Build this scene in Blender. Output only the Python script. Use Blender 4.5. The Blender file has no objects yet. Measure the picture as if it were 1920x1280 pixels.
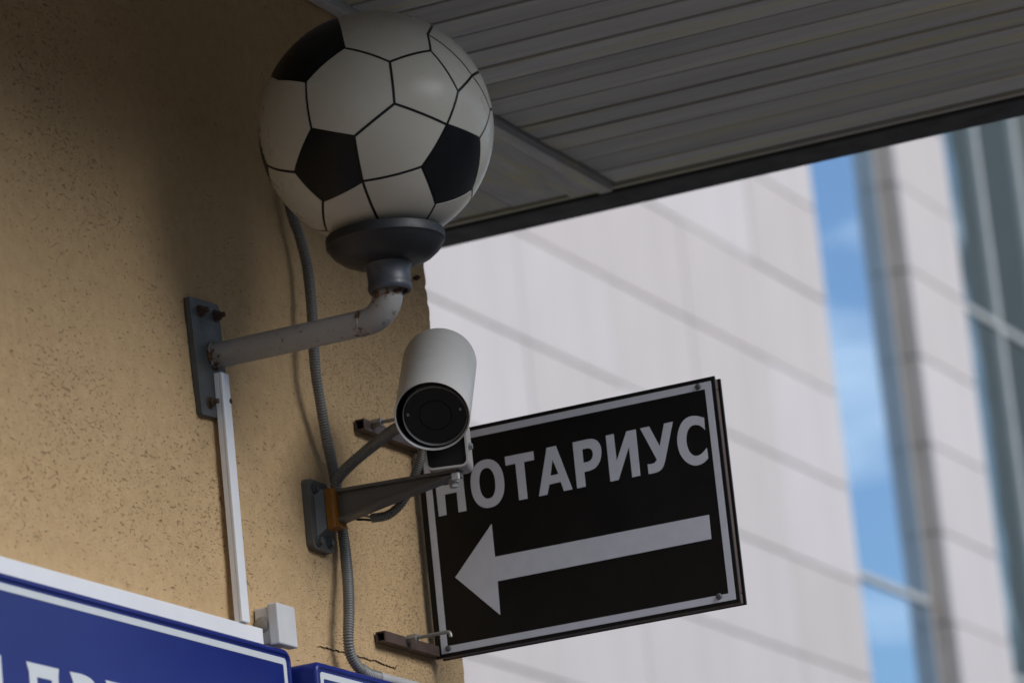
import bpy, bmesh, math, random
import numpy as np
from mathutils import Vector, Matrix
from mathutils.geometry import tessellate_polygon

random.seed(7)
S = bpy.context.scene
COL = S.collection

# ------------------------------------------------------------------ camera
# solved from the photograph's vanishing points: x = out of the wall, y = along it, z = up
F_PX = 7973.4
YAW, PITCH, ROLL = 0.40917413, 0.25710279, -0.10389868
CAM = np.array([2.45317, 0.0, 1.6])
FW = np.array([-math.sin(YAW) * math.cos(PITCH), math.cos(YAW) * math.cos(PITCH), math.sin(PITCH)])
_r = np.cross(FW, [0, 0, 1]); _r /= np.linalg.norm(_r)
_u = np.cross(_r, FW)
RT = math.cos(ROLL) * _r + math.sin(ROLL) * _u
UP = -math.sin(ROLL) * _r + math.cos(ROLL) * _u

cam_data = bpy.data.cameras.new('camera')
cam = bpy.data.objects.new('camera', cam_data)
COL.objects.link(cam)
cam.matrix_world = Matrix(((RT[0], UP[0], -FW[0], CAM[0]), (RT[1], UP[1], -FW[1], CAM[1]),
                           (RT[2], UP[2], -FW[2], CAM[2]), (0, 0, 0, 1)))
cam_data.sensor_width = 36.0
cam_data.lens = F_PX / 1920 * 36.0
cam_data.clip_start = 0.05
cam_data.clip_end = 3000
cam_data.dof.use_dof = True
cam_data.dof.focus_distance = 5.58
cam_data.dof.aperture_fstop = 6.8
S.camera = cam

# ------------------------------------------------------------------ sky, sun, exposure
SUN_DIR = Vector((0.80, -0.10, 0.58)).normalized()          # towards the sun, veiled by cloud, out in front of the wall
world = bpy.data.worlds.new('World'); S.world = world
world.use_nodes = True
wn, wl = world.node_tree.nodes, world.node_tree.links
wn.clear()
w_out = wn.new('ShaderNodeOutputWorld'); w_bg = wn.new('ShaderNodeBackground')
sky = wn.new('ShaderNodeTexSky'); sky.sky_type = 'NISHITA'; sky.sun_disc = False
sky.sun_elevation = math.asin(SUN_DIR.z)
sky.sun_rotation = math.atan2(SUN_DIR.x, SUN_DIR.y)
sky.air_density = 1.0; sky.dust_density = 0.35; sky.ozone_density = 1.6
tc = wn.new('ShaderNodeTexCoord')
cmap = wn.new('ShaderNodeMapping'); cmap.inputs['Scale'].default_value = (1.0, 1.0, 2.6)
cmap.inputs['Location'].default_value = (4.0, 0.2, 0.9)
cn = wn.new('ShaderNodeTexNoise'); cn.inputs['Scale'].default_value = 6.0; cn.inputs['Detail'].default_value = 9
cn.inputs['Roughness'].default_value = 0.55
cr = wn.new('ShaderNodeValToRGB'); cr.color_ramp.elements[0].position = 0.48; cr.color_ramp.elements[1].position = 0.68
cmix = wn.new('ShaderNodeMixRGB'); cmix.inputs['Color2'].default_value = (9.5, 9.3, 9.2, 1)
wl.new(tc.outputs['Generated'], cmap.inputs['Vector']); wl.new(cmap.outputs['Vector'], cn.inputs['Vector'])
wl.new(cn.outputs['Fac'], cr.inputs['Fac']); wl.new(cr.outputs['Color'], cmix.inputs['Fac'])
wl.new(sky.outputs['Color'], cmix.inputs['Color1']); wl.new(cmix.outputs['Color'], w_bg.inputs['Color'])
wl.new(w_bg.outputs['Background'], w_out.inputs['Surface'])
w_bg.inputs['Strength'].default_value = 0.085

sun_data = bpy.data.lights.new('sun', 'SUN'); sun_data.energy = 1.5; sun_data.angle = math.radians(38)
sun_data.color = (1.0, 0.985, 0.97)
sun = bpy.data.objects.new('sun', sun_data); COL.objects.link(sun)
sun.rotation_euler = SUN_DIR.to_track_quat('Z', 'Y').to_euler()
sun.location = (-30, -25, 60)

S.view_settings.view_transform = 'Standard'
S.view_settings.look = 'None'
S.view_settings.exposure = 1.0
S.view_settings.gamma = 1.0
S.render.engine = 'CYCLES'
S.cycles.max_bounces = 8
S.cycles.diffuse_bounces = 5

# ------------------------------------------------------------------ helpers
def ray(px, py):
    return FW + RT * (px - 960) / F_PX - UP * (py - 640) / F_PX
def on(px, py, axis, val):
    """point where the sight line of a photograph pixel meets the plane axis = val"""
    d = ray(px, py); t = (val - CAM[axis]) / d[axis]
    return Vector(CAM + d * t)
def V(*a): return Vector(a)

def tag(o, label, cat, group=None):
    o['label'] = label; o['category'] = cat
    if group: o['group'] = group
    return o
def thing(name, label, cat, loc, group=None):
    o = bpy.data.objects.new(name, None); COL.objects.link(o)
    o.location = loc; o.empty_display_size = 0.05
    tag(o, label, cat, group)
    return o
ORIGIN = {}
def attach(o, parent):
    """parent o, keeping its mesh coordinates as world coordinates"""
    o.parent = parent
    m = Matrix.Identity(4); p = parent
    loc = Vector((0, 0, 0))
    while p is not None:
        if p.type == 'EMPTY': loc = loc + p.location
        p = p.parent
    if parent.type == 'EMPTY':
        o.matrix_parent_inverse = Matrix.Translation(-loc)
    return o
def link(name, me, mat, parent=None):
    o = bpy.data.objects.new(name, me); COL.objects.link(o)
    if mat and not me.materials: me.materials.append(mat)
    if parent is not None: attach(o, parent)
    return o
def obj(name, bm, mat, parent=None, smooth=None):
    me = bpy.data.meshes.new(name)
    bmesh.ops.recalc_face_normals(bm, faces=bm.faces)
    bm.to_mesh(me); bm.free()
    if smooth is not None:
        for p in me.polygons: p.use_smooth = True
        if smooth < 179: me.set_sharp_from_angle(angle=math.radians(smooth))
    return link(name, me, mat, parent)

def box(bm, x0, x1, y0, y1, z0, z1, bev=0.0, seg=2, M=None):
    r = bmesh.ops.create_cube(bm, size=1.0)
    vs = r['verts']
    for v in vs:
        v.co = Vector(((x0 + x1) / 2 + v.co.x * (x1 - x0), (y0 + y1) / 2 + v.co.y * (y1 - y0), (z0 + z1) / 2 + v.co.z * (z1 - z0)))
    if bev > 0:
        es = list({e for v in vs for e in v.link_edges})
        r = bmesh.ops.bevel(bm, geom=es, offset=bev, segments=seg, affect='EDGES', profile=0.6)
        vs = list({v for f in r['faces'] for v in f.verts} | {v for v in vs if v.is_valid})
    if M is not None:
        bmesh.ops.transform(bm, matrix=M, verts=[v for v in vs if v.is_valid])
    return bm
def nb(): return bmesh.new()

def frame_from(d):
    d = Vector(d).normalized()
    a = Vector((0, 0, 1)) if abs(d.z) < 0.9 else Vector((1, 0, 0))
    s = d.cross(a).normalized(); t = s.cross(d).normalized()
    return s, t
def tube(bm, pts, rad, seg=16, cap=True):
    """rad: number or list; parallel-transported sweep"""
    pts = [Vector(p) for p in pts]
    n = len(pts); rings = []
    d0 = (pts[1] - pts[0]).normalized(); s, t = frame_from(d0)
    for i, p in enumerate(pts):
        d = (pts[min(i + 1, n - 1)] - pts[max(i - 1, 0)]).normalized()
        s = (s - d * s.dot(d)).normalized(); t = d.cross(s)
        r = rad[i] if hasattr(rad, '__len__') else rad
        rings.append([bm.verts.new(p + (s * math.cos(2 * math.pi * k / seg) + t * math.sin(2 * math.pi * k / seg)) * r) for k in range(seg)])
    for a, b in zip(rings, rings[1:]):
        for k in range(seg):
            bm.faces.new((a[k], a[(k + 1) % seg], b[(k + 1) % seg], b[k]))
    if cap:
        bm.faces.new(rings[0][::-1]); bm.faces.new(rings[-1])
    return bm
def lathe(bm, prof, origin, axis, seg=48, close=False):
    """prof: (radius, distance along axis)"""
    o = Vector(origin); d = Vector(axis).normalized(); s, t = frame_from(d)
    rings = []
    for r, h in prof:
        if r < 1e-6: rings.append([bm.verts.new(o + d * h)])
        else: rings.append([bm.verts.new(o + d * h + (s * math.cos(2 * math.pi * k / seg) + t * math.sin(2 * math.pi * k / seg)) * r) for k in range(seg)])
    pairs = list(zip(rings, rings[1:]))
    if close: pairs.append((rings[-1], rings[0]))
    for a, b in pairs:
        for k in range(seg):
            k2 = (k + 1) % seg
            if len(a) == 1 and len(b) == 1: continue
            if len(a) == 1: bm.faces.new((a[0], b[k2], b[k]))
            elif len(b) == 1: bm.faces.new((a[k], a[k2], b[0]))
            else: bm.faces.new((a[k], a[k2], b[k2], b[k]))
    return bm
def catmull(P, n=12):
    P = [Vector(p) for p in P]; P = [P[0] * 2 - P[1]] + P + [P[-1] * 2 - P[-2]]
    out = []
    for i in range(1, len(P) - 2):
        a, b, c, d = P[i - 1:i + 3]
        for k in range(n):
            t = k / n
            out.append(0.5 * ((2 * b) + (c - a) * t + (2 * a - 5 * b + 4 * c - d) * t * t + (3 * b - a - 3 * c + d) * t ** 3))
    out.append(P[-2])
    return out
def resample(pts, step):
    out = [pts[0]]; acc = 0.0
    for a, b in zip(pts, pts[1:]):
        L = (b - a).length; pos = 0.0
        while acc + (L - pos) >= step:
            pos += step - acc; acc = 0.0
            out.append(a.lerp(b, pos / L))
        acc += L - pos
    return out
def corrugated(pts, rad, pitch=0.0036, depth=0.0017, seg=14):
    p = resample(catmull(pts, 40), pitch / 4)
    prof = (0.0, 0.55, 1.0, 0.55)
    bm = nb()
    tube(bm, p, [rad - depth + depth * prof[i % 4] for i in range(len(p))], seg, cap=False)
    return bm
def slab(loops, to3, d):
    """solid flat shape from 2D loops (outline, holes); to3 maps 2D to 3D, d is the thickness vector"""
    bm = nb(); d = Vector(d)
    flat = [p for l in loops for p in l]
    f = [bm.verts.new(to3(p)) for p in flat]; b = [bm.verts.new(to3(p) + d) for p in flat]
    for t in tessellate_polygon([[Vector((p[0], p[1], 0)) for p in l] for l in loops]):
        try: bm.faces.new([f[i] for i in t])
        except ValueError: pass
    s = 0
    for l in loops:
        n = len(l)
        for k in range(n):
            a, c = s + k, s + (k + 1) % n
            bm.faces.new((f[a], f[c], b[c], b[a]))
        s += n
    return bm
def rounded(x0, x1, y0, y1, r, n=6):
    out = []
    for cx, cy, a0 in ((x1 - r, y1 - r, 0), (x0 + r, y1 - r, 90), (x0 + r, y0 + r, 180), (x1 - r, y0 + r, 270)):
        for k in range(n + 1):
            a = math.radians(a0 + 90 * k / n); out.append((cx + r * math.cos(a), cy + r * math.sin(a)))
    return out

# ------------------------------------------------------------------ materials
MATS = {}
class NT:
    def __init__(s, name):
        s.m = bpy.data.materials.new(name); s.m.use_nodes = True
        s.n, s.l = s.m.node_tree.nodes, s.m.node_tree.links
        s.p = s.n['Principled BSDF']; s.tc = s.n.new('ShaderNodeTexCoord')
        MATS[name] = s.m
    def vec(s, scale=(1, 1, 1), rot=(0, 0, 0), src='Object'):
        m = s.n.new('ShaderNodeMapping'); m.inputs['Scale'].default_value = scale; m.inputs['Rotation'].default_value = rot
        s.l.new(s.tc.outputs[src], m.inputs['Vector']); return m.outputs['Vector']
    def noise(s, scale, vec=None, detail=4, rough=0.55, dist=0.0):
        t = s.n.new('ShaderNodeTexNoise'); t.inputs['Scale'].default_value = scale; t.inputs['Detail'].default_value = detail
        t.inputs['Roughness'].default_value = rough; t.inputs['Distortion'].default_value = dist
        s.l.new(vec or s.vec(), t.inputs['Vector']); return t.outputs['Fac']
    def voro(s, scale, vec=None):
        t = s.n.new('ShaderNodeTexVoronoi'); t.inputs['Scale'].default_value = scale
        s.l.new(vec or s.vec(), t.inputs['Vector']); return t.outputs['Distance']
    def ramp(s, fac, p0, p1, c0=(0, 0, 0, 1), c1=(1, 1, 1, 1)):
        r = s.n.new('ShaderNodeValToRGB'); e = r.color_ramp.elements
        e[0].position, e[1].position = p0, p1; e[0].color, e[1].color = c0, c1
        s.l.new(fac, r.inputs['Fac']); return r.outputs['Color']
    def mix(s, fac, a, b, mode='MIX'):
        m = s.n.new('ShaderNodeMixRGB'); m.blend_type = mode
        for k, v in (('Fac', fac), ('Color1', a), ('Color2', b)):
            if isinstance(v, (int, float)): m.inputs[k].default_value = v
            elif isinstance(v, tuple): m.inputs[k].default_value = v if len(v) == 4 else (*v, 1)
            else: s.l.new(v, m.inputs[k])
        return m.outputs['Color']
    def math(s, op, a, b):
        m = s.n.new('ShaderNodeMath'); m.operation = op
        for i, v in enumerate((a, b)):
            if isinstance(v, (int, float)): m.inputs[i].default_value = v
            else: s.l.new(v, m.inputs[i])
        return m.outputs[0]
    def set(s, **k):
        for a, v in k.items():
            i = s.p.inputs[a.replace('_', ' ')]
            if isinstance(v, (int, float)): i.default_value = v
            elif isinstance(v, tuple): i.default_value = v if len(v) == 4 else (*v, 1)
            else: s.l.new(v, i)
        return s
    def bump(s, h, strength=0.3, dist=0.001):
        b = s.n.new('ShaderNodeBump'); b.inputs['Strength'].default_value = strength; b.inputs['Distance'].default_value = dist
        s.l.new(h, b.inputs['Height'])
        s.l.new(b.outputs['Normal'], s.p.inputs['Normal']); return s

def worn(name, col, rough=0.5, var=0.12, scale=30, dirt=None, dirt_col=(0.05, 0.03, 0.02), bump=0.15, metal=0.0, spec=0.5, dirt_scale=60):
    t = NT(name)
    n = t.noise(scale, detail=6)
    c0 = tuple(c * (1 - var) for c in col); c1 = tuple(min(1, c * (1 + var)) for c in col)
    c = t.ramp(n, 0.3, 0.7, (*c0, 1), (*c1, 1))
    if dirt:
        d = t.ramp(t.noise(dirt_scale, detail=8, rough=0.7), dirt, dirt + 0.06)
        c = t.mix(d, c, dirt_col)
    t.set(Base_Color=c, Roughness=t.ramp(t.noise(scale * 2.3), 0.2, 0.8, (rough * 0.8,) * 3 + (1,), (min(1, rough * 1.2),) * 3 + (1,)), Metallic=metal)
    t.p.inputs['Specular IOR Level'].default_value = spec
    if bump: t.bump(t.noise(scale * 9, detail=5), bump, 0.0006)
    return t.m

# stucco: warm ochre float finish with short dark scratches and pits
t = NT('stucco')
base = t.ramp(t.noise(3.0, detail=7, rough=0.6), 0.25, 0.75, (0.50, 0.338, 0.176, 1), (0.60, 0.415, 0.225, 1))
base = t.mix(0.35, base, t.ramp(t.noise(55, detail=5), 0.3, 0.7, (0.45, 0.298, 0.154, 1), (0.63, 0.45, 0.25, 1)))
pv = t.vec((1, 0.55, 1.3), (0.3, 0, 0))
dens = t.noise(2.6, detail=4)                       # patches with more or fewer pits
big = t.noise(130, pv, detail=2.5, rough=0.55, dist=0.5)
sml = t.noise(240, t.vec((1, 0.6, 1.25), (0.35, 0, 0)), detail=2, rough=0.5, dist=0.4)
shift = t.math('MULTIPLY', t.math('SUBTRACT', dens, 0.5), 0.36)
pit = t.ramp(t.math('ADD', big, shift), 0.655, 0.735)
pit2 = t.ramp(t.math('ADD', sml, shift), 0.645, 0.725)
pits = t.mix(1.0, pit, t.mix(0.25, pit2, (0, 0, 0)), 'LIGHTEN')
# finer, denser pitting towards the corner
sep = t.n.new('ShaderNodeSeparateXYZ'); t.l.new(t.tc.outputs['Object'], sep.inputs[0])
mr = t.n.new('ShaderNodeMapRange'); mr.inputs['From Min'].default_value = 4.75; mr.inputs['From Max'].default_value = 5.3
t.l.new(sep.outputs['Y'], mr.inputs['Value'])
fine = t.ramp(t.noise(290, t.vec((1, 0.6, 1.2), (0.3, 0, 0)), detail=3, rough=0.6), 0.33, 0.42, (1, 1, 1, 1), (0, 0, 0, 1))
fine = t.mix(1.0, fine, mr.outputs[0], 'MULTIPLY')
pits = t.mix(1.0, pits, fine, 'LIGHTEN')
col = t.mix(t.math('MULTIPLY', pits, 0.42), base, (0.12, 0.062, 0.03))
t.set(Base_Color=col, Roughness=0.9); t.p.inputs['Specular IOR Level'].default_value = 0.2
h = t.math('SUBTRACT', t.math('ADD', t.noise(420, detail=4), t.math('MULTIPLY', t.noise(90, detail=4), 1.2)), t.math('MULTIPLY', pits, 1.4))
t.bump(h, 0.8, 0.0016)

# soffit boards: grey paint with yellowish streaks along the board
def soffit(name, sc):
    t = NT(name)
    oi = t.n.new('ShaderNodeObjectInfo')
    v = t.n.new('ShaderNodeMixRGB'); v.blend_type = 'ADD'; v.inputs['Fac'].default_value = 1
    cmb = t.n.new('ShaderNodeCombineXYZ')
    for i in range(3): t.l.new(t.math('MULTIPLY', oi.outputs['Random'], 37.0), cmb.inputs[i])
    t.l.new(t.vec(sc), v.inputs['Color1']); t.l.new(cmb.outputs[0], v.inputs['Color2'])
    vv = v.outputs['Color']
    c = t.ramp(t.noise(6, vv, detail=6, rough=0.65), 0.3, 0.75, (0.42, 0.42, 0.425, 1), (0.58, 0.58, 0.58, 1))
    c = t.mix(t.math('MULTIPLY', t.ramp(t.noise(4.2, vv, detail=5, rough=0.6), 0.50, 0.66), 0.75), c, (0.60, 0.56, 0.30))
    c = t.mix(t.math('MULTIPLY', t.ramp(t.noise(9, vv, detail=8, rough=0.75), 0.58, 0.70), 0.5), c, (0.22, 0.195, 0.16))
    g = t.ramp(oi.outputs['Random'], 0, 1, (0.82, 0.82, 0.82, 1), (1.1, 1.1, 1.1, 1))
    t.set(Base_Color=t.mix(1.0, c, g, 'MULTIPLY'), Roughness=t.ramp(t.noise(14, vv, detail=5), 0.3, 0.7, (0.32,) * 3 + (1,), (0.6,) * 3 + (1,)))
    t.bump(t.noise(30, vv, detail=5), 0.12, 0.002)
    return t.m
SOFFIT_X = soffit('soffit_paint', (0.45, 6.0, 6.0)); SOFFIT_Y = soffit('soffit_paint_along', (6.0, 1.1, 6.0))
BEAM = worn('dark_beam_paint', (0.016, 0.016, 0.016), 0.6, 0.25, 8, bump=0.2)
GAP = worn('dark_gap', (0.03, 0.028, 0.026), 0.9, 0.1, 10, bump=0)

# lamp
t = NT('milky_plastic')
c = t.ramp(t.noise(9, detail=4), 0.3, 0.7, (0.45, 0.435, 0.385, 1), (0.51, 0.495, 0.445, 1))
c = t.mix(t.math('MULTIPLY', t.ramp(t.noise(26, t.vec((1, 1, 0.5)), detail=8, rough=0.75), 0.55, 0.8), 0.08), c, (0.36, 0.33, 0.26))
t.set(Base_Color=c, Roughness=t.ramp(t.noise(40, detail=6), 0.3, 0.8, (0.26,) * 3 + (1,), (0.34,) * 3 + (1,)), Specular_IOR_Level=0.16)
MILKY = t.m
t = NT('black_paint'); t.set(Base_Color=t.ramp(t.noise(30, detail=5), 0.3, 0.8, (0.006, 0.007, 0.009, 1), (0.010, 0.011, 0.013, 1)), Roughness=t.ramp(t.noise(45, detail=5), 0.3, 0.8, (0.27,) * 3 + (1,), (0.42,) * 3 + (1,)))
BLACK = t.m; t.p.inputs['Specular IOR Level'].default_value = 0.2
CUP = worn('blue_grey_plastic', (0.013, 0.0145, 0.018), 0.5, 0.3, 25, dirt=0.66, dirt_col=(0.07, 0.065, 0.06), bump=0.12)
SOCKET = worn('blue_grey_socket', (0.050, 0.056, 0.070), 0.42, 0.35, 40, dirt=0.62, dirt_col=(0.11, 0.11, 0.12), bump=0.12)  # paler than the cup: highlight on the socket put into the colour
t = NT('grey_enamel')                                # worn paint, rusted through at the welds and under the socket
c = t.ramp(t.noise(14, detail=6), 0.3, 0.7, (0.25, 0.243, 0.236, 1), (0.31, 0.305, 0.30, 1))
sep = t.n.new('ShaderNodeSeparateXYZ'); t.l.new(t.tc.outputs['Object'], sep.inputs[0])
def near(out, v0, v1):
    m = t.n.new('ShaderNodeMapRange'); m.inputs['From Min'].default_value = v0; m.inputs['From Max'].default_value = v1
    m.inputs['To Max'].default_value = 1.0; t.l.new(out, m.inputs['Value']); return m.outputs[0]
top = near(sep.outputs['Z'], 3.022, 3.043); root = near(sep.outputs['X'], 0.030, 0.006)
w1 = t.math('MULTIPLY', near(sep.outputs['X'], 0.205, 0.221), near(sep.outputs['X'], 0.240, 0.224))
prone = t.math('MAXIMUM', t.math('MAXIMUM', top, root), t.math('MULTIPLY', w1, 0.55))
r_ = t.math('ADD', t.noise(75, detail=6, rough=0.65), t.math('MULTIPLY', prone, 0.20))
rust = t.ramp(r_, 0.63, 0.69)
rc = t.ramp(t.noise(260, detail=4), 0.35, 0.65, (0.035, 0.02, 0.014, 1), (0.17, 0.075, 0.028, 1))
c = t.mix(t.math('MULTIPLY', t.ramp(r_, 0.56, 0.66), 0.45), c, (0.17, 0.12, 0.085))
t.set(Base_Color=t.mix(rust, c, rc), Roughness=t.ramp(rust, 0, 1, (0.42,) * 3 + (1,), (0.9,) * 3 + (1,)))
t.bump(t.math('SUBTRACT', t.math('MULTIPLY', t.noise(160, detail=4), 0.3), rust), 0.35, 0.0006)
PIPE = t.m
PLATE = worn('weathered_steel_plate', (0.070, 0.074, 0.074), 0.6, 0.25, 22, dirt=0.62, dirt_col=(0.10, 0.06, 0.035), bump=0.25)
RUST = worn('rusty_steel', (0.075, 0.045, 0.028), 0.85, 0.4, 90, bump=0.4)
RUSTY = worn('orange_rust', (0.21, 0.105, 0.045), 0.9, 0.4, 120, bump=0.4)
# camera
WHITE_PLASTIC = worn('off_white_camera_paint', (0.50, 0.49, 0.47), 0.42, 0.04, 20, dirt=0.70, dirt_col=(0.45, 0.42, 0.37), bump=0.05)
YOKE = worn('light_grey_bracket_paint', (0.36, 0.35, 0.33), 0.42, 0.08, 30, dirt=0.67, dirt_col=(0.2, 0.18, 0.15), bump=0.08)
DARKIN = worn('matt_black_plastic', (0.006, 0.006, 0.0065), 0.6, 0.2, 30, bump=0.05, spec=0.2)
t = NT('smoked_glass'); t.set(Base_Color=(0.004, 0.005, 0.007), Roughness=0.10); SMOKED = t.m
RING = worn('grey_bezel_paint', (0.24, 0.24, 0.235), 0.4, 0.1, 40, bump=0)
ARM = worn('grey_cast_bracket', (0.085, 0.083, 0.077), 0.5, 0.12, 24, dirt=0.68, dirt_col=(0.08, 0.07, 0.06), bump=0.15)
ORANGE = worn('orange_tape', (0.27, 0.105, 0.007), 0.4, 0.18, 40, bump=0.2)
CONDUIT = worn('grey_corrugated_plastic', (0.165, 0.163, 0.155), 0.42, 0.15, 24, bump=0.0)
HOSE = worn('pale_grey_plastic', (0.42, 0.42, 0.41), 0.45, 0.12, 24, bump=0.05)
WIRE = worn('black_cable', (0.02, 0.02, 0.02), 0.45, 0.2, 40, bump=0)
TRUNK = worn('white_pvc', (0.80, 0.805, 0.82), 0.35, 0.03, 12, dirt=0.70, dirt_col=(0.52, 0.50, 0.46), bump=0.04)
BOXM = worn('grey_white_box_plastic', (0.60, 0.60, 0.60), 0.45, 0.05, 30, dirt=0.68, dirt_col=(0.42, 0.40, 0.36), bump=0.05)
# signs
t = NT('black_sign_film'); t.set(Base_Color=t.ramp(t.noise(20, detail=6), 0.3, 0.8, (0.006, 0.006, 0.0065, 1), (0.010, 0.010, 0.0105, 1)), Roughness=t.ramp(t.noise(35, detail=6), 0.3, 0.75, (0.3,) * 3 + (1,), (0.45,) * 3 + (1,)))
SIGN_BLACK = t.m; t.p.inputs['Specular IOR Level'].default_value = 0.2
SIGN_WHITE = worn('reflective_white_film', (0.57, 0.595, 0.66), 0.4, 0.04, 60, dirt=0.69, dirt_col=(0.34, 0.33, 0.33), bump=0.0)
BROWN = worn('brown_primer_steel', (0.075, 0.047, 0.038), 0.6, 0.2, 40, dirt=0.66, dirt_col=(0.06, 0.035, 0.025), bump=0.2)
EDGE = worn('dark_panel_edge', (0.022, 0.022, 0.022), 0.5, 0.3, 60, bump=0.1)
ZINC = worn('dull_zinc', (0.26, 0.265, 0.26), 0.45, 0.2, 60, dirt=0.64, dirt_col=(0.1, 0.075, 0.05), metal=0.5, bump=0.15)
t = NT('blue_acrylic'); t.set(Base_Color=t.ramp(t.noise(5, detail=4), 0.3, 0.7, (0.008, 0.018, 0.15, 1), (0.012, 0.024, 0.18, 1)), Roughness=0.3, Specular_IOR_Level=0.3); BLUE = t.m
BLUE_WHITE = worn('white_sign_film', (0.60, 0.63, 0.65), 0.35, 0.03, 30, bump=0)

# far building
t = NT('pale_stone')
oi = t.n.new('ShaderNodeObjectInfo')
c = t.ramp(t.noise(1.3, t.vec((1, 1.6, 0.35)), detail=7, rough=0.6), 0.3, 0.72, (0.455, 0.413, 0.40, 1), (0.515, 0.47, 0.455, 1))
g = t.ramp(oi.outputs['Random'], 0, 1, (0.94, 0.92, 0.91, 1), (1.04, 1.045, 1.06, 1))
t.set(Base_Color=t.mix(1.0, c, g, 'MULTIPLY'), Roughness=0.45); t.bump(t.noise(30, detail=5), 0.1, 0.004)
STONE = t.m
t = NT('brown_stone')
c = t.ramp(t.noise(2.0, detail=7, rough=0.6), 0.3, 0.7, (0.35, 0.28, 0.23, 1), (0.44, 0.355, 0.295, 1))
t.set(Base_Color=c, Roughness=0.55); BSTONE = t.m
JOINT = worn('stone_joint', (0.36, 0.32, 0.29), 0.8, 0.15, 3, bump=0)
t = NT('coated_glass'); t.set(Base_Color=(0.31, 0.48, 0.66), Metallic=0.85, Roughness=0.015); t.bump(t.noise(0.9, detail=2), 0.12, 0.01); GLASS = t.m
t = NT('clear_dark_glass'); t.set(Base_Color=(0.26, 0.34, 0.36), Metallic=0.85, Roughness=0.02); t.bump(t.noise(0.9, detail=2), 0.12, 0.01); GLASS2 = t.m
ALU = worn('grey_aluminium', (0.36, 0.37, 0.37), 0.4, 0.08, 6, bump=0)
TOWER = worn('dark_tower_cladding', (0.13, 0.125, 0.125), 0.5, 0.15, 0.5, bump=0)
TOWER_G = worn('dark_tower_glass', (0.03, 0.04, 0.043), 0.35, 0.2, 0.4, bump=0, spec=0.25)
PAVE = worn('paving', (0.085, 0.082, 0.078), 0.85, 0.15, 1.2, bump=0.3)
ASPH = worn('asphalt', (0.055, 0.055, 0.057), 0.9, 0.2, 2.0, bump=0.4)
EARTH = worn('ground_earth', (0.10, 0.10, 0.085), 0.95, 0.2, 0.3, bump=0.2)

# ------------------------------------------------------------------ setting: ground
def sheet(name, x0, x1, y0, y1, z, mat):
    bm = nb(); vs = [bm.verts.new(c) for c in ((x0, y0, z), (x1, y0, z), (x1, y1, z), (x0, y1, z))]
    bm.faces.new(vs); o = obj(name, bm, mat); o['kind'] = 'structure'; return o
sheet('ground', -1000, 1000, -1000, 1000, -0.14, EARTH)
def slabbox(name, x0, x1, y0, y1, z0, z1, mat):
    o = obj(name, box(nb(), x0, x1, y0, y1, z0, z1, 0.02), mat); o['kind'] = 'structure'; return o
slabbox('pavement', -40, 7.0, -30, 12.0, -0.5, 0.0, PAVE)
slabbox('pavement', -40, 7.0, 17.0, 130, -0.5, 0.0, PAVE)
sheet('road', 7.0, 15.0, -60, 130, -0.132, ASPH)
sheet('road', -40, 7.0, 12.0, 17.0, -0.136, ASPH)
slabbox('pavement', 15.0, 60, -60, 130, -0.5, 0.0, PAVE)

# ------------------------------------------------------------------ stucco building
YC = 5.372           # corner of the wall
ZS = 3.609           # soffit height
bld = thing('stucco_building', 'ochre stucco wall with pitted finish and a rough outer corner under the canopy', 'building', (-3.5, 0, 0))
def noise2(shape, cells, rng):
    """smooth value noise on a grid"""
    h, w = shape; gh, gw = int(cells[0]) + 2, int(cells[1]) + 2
    g = rng.uniform(-1, 1, (gh, gw))
    yy = np.linspace(0, cells[0], h); xx = np.linspace(0, cells[1], w)
    yi = yy.astype(int); xi = xx.astype(int); yf = yy - yi; xf = xx - xi
    yf = yf * yf * (3 - 2 * yf); xf = xf * xf * (3 - 2 * xf)
    a = g[np.ix_(yi, xi)]; b = g[np.ix_(yi, xi + 1)]; c = g[np.ix_(yi + 1, xi)]; d = g[np.ix_(yi + 1, xi + 1)]
    return (a * (1 - xf) + b * xf) * (1 - yf[:, None]) + (c * (1 - xf) + d * xf) * yf[:, None]
rng = np.random.default_rng(3)
prof = []                                              # profile of the wall in plan: along the face, round the corner
y0w, z0w, z1w = 3.6, 2.3, 3.65
for y in np.linspace(y0w, YC - 0.12, 300)[:-1]: prof.append((0.0, y, 1.0, 0.0))
for y in np.linspace(YC - 0.12, YC - 0.004, 60)[:-1]: prof.append((0.0, y, 1.0, 0.0))
for k in range(5):
    a = math.radians(22.5 * k); prof.append((-0.004 + 0.004 * math.cos(a), YC - 0.004 + 0.004 * math.sin(a), math.cos(a), math.sin(a)))
for x in np.linspace(-0.004, -0.09, 30)[1:]: prof.append((x, YC, 0.0, 1.0))
zz = np.linspace(z0w, z1w, 480)
P = np.array(prof); nz, npf = len(zz), len(P)
arc = np.concatenate([[0], np.cumsum(np.hypot(np.diff(P[:, 0]), np.diff(P[:, 1])))])
D = 0.0016 * noise2((nz, npf), (9, 12), rng) + 0.0007 * noise2((nz, npf), (70, 60), rng)
E1 = noise2((nz, npf), (170, 120), rng); E2 = noise2((nz, npf), (60, 50), rng)
edge = np.exp(-np.abs(P[:, 1] - YC) / 0.012) * (P[:, 1] > YC - 0.1)
D = D + edge[None, :] * (0.0016 * np.minimum(E1, 0.3) + 0.0007 * np.minimum(E2, 0.15))
fade = np.minimum(1, np.minimum(np.arange(nz), np.arange(nz)[::-1]) / 12.0)[:, None] * np.minimum(1, np.minimum(np.arange(npf), np.arange(npf)[::-1]) / 12.0)[None, :]
D *= fade
X = P[None, :, 0] + P[None, :, 2] * D; Y = P[None, :, 1] + P[None, :, 3] * D; Z = np.repeat(zz[:, None], npf, 1)
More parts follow.
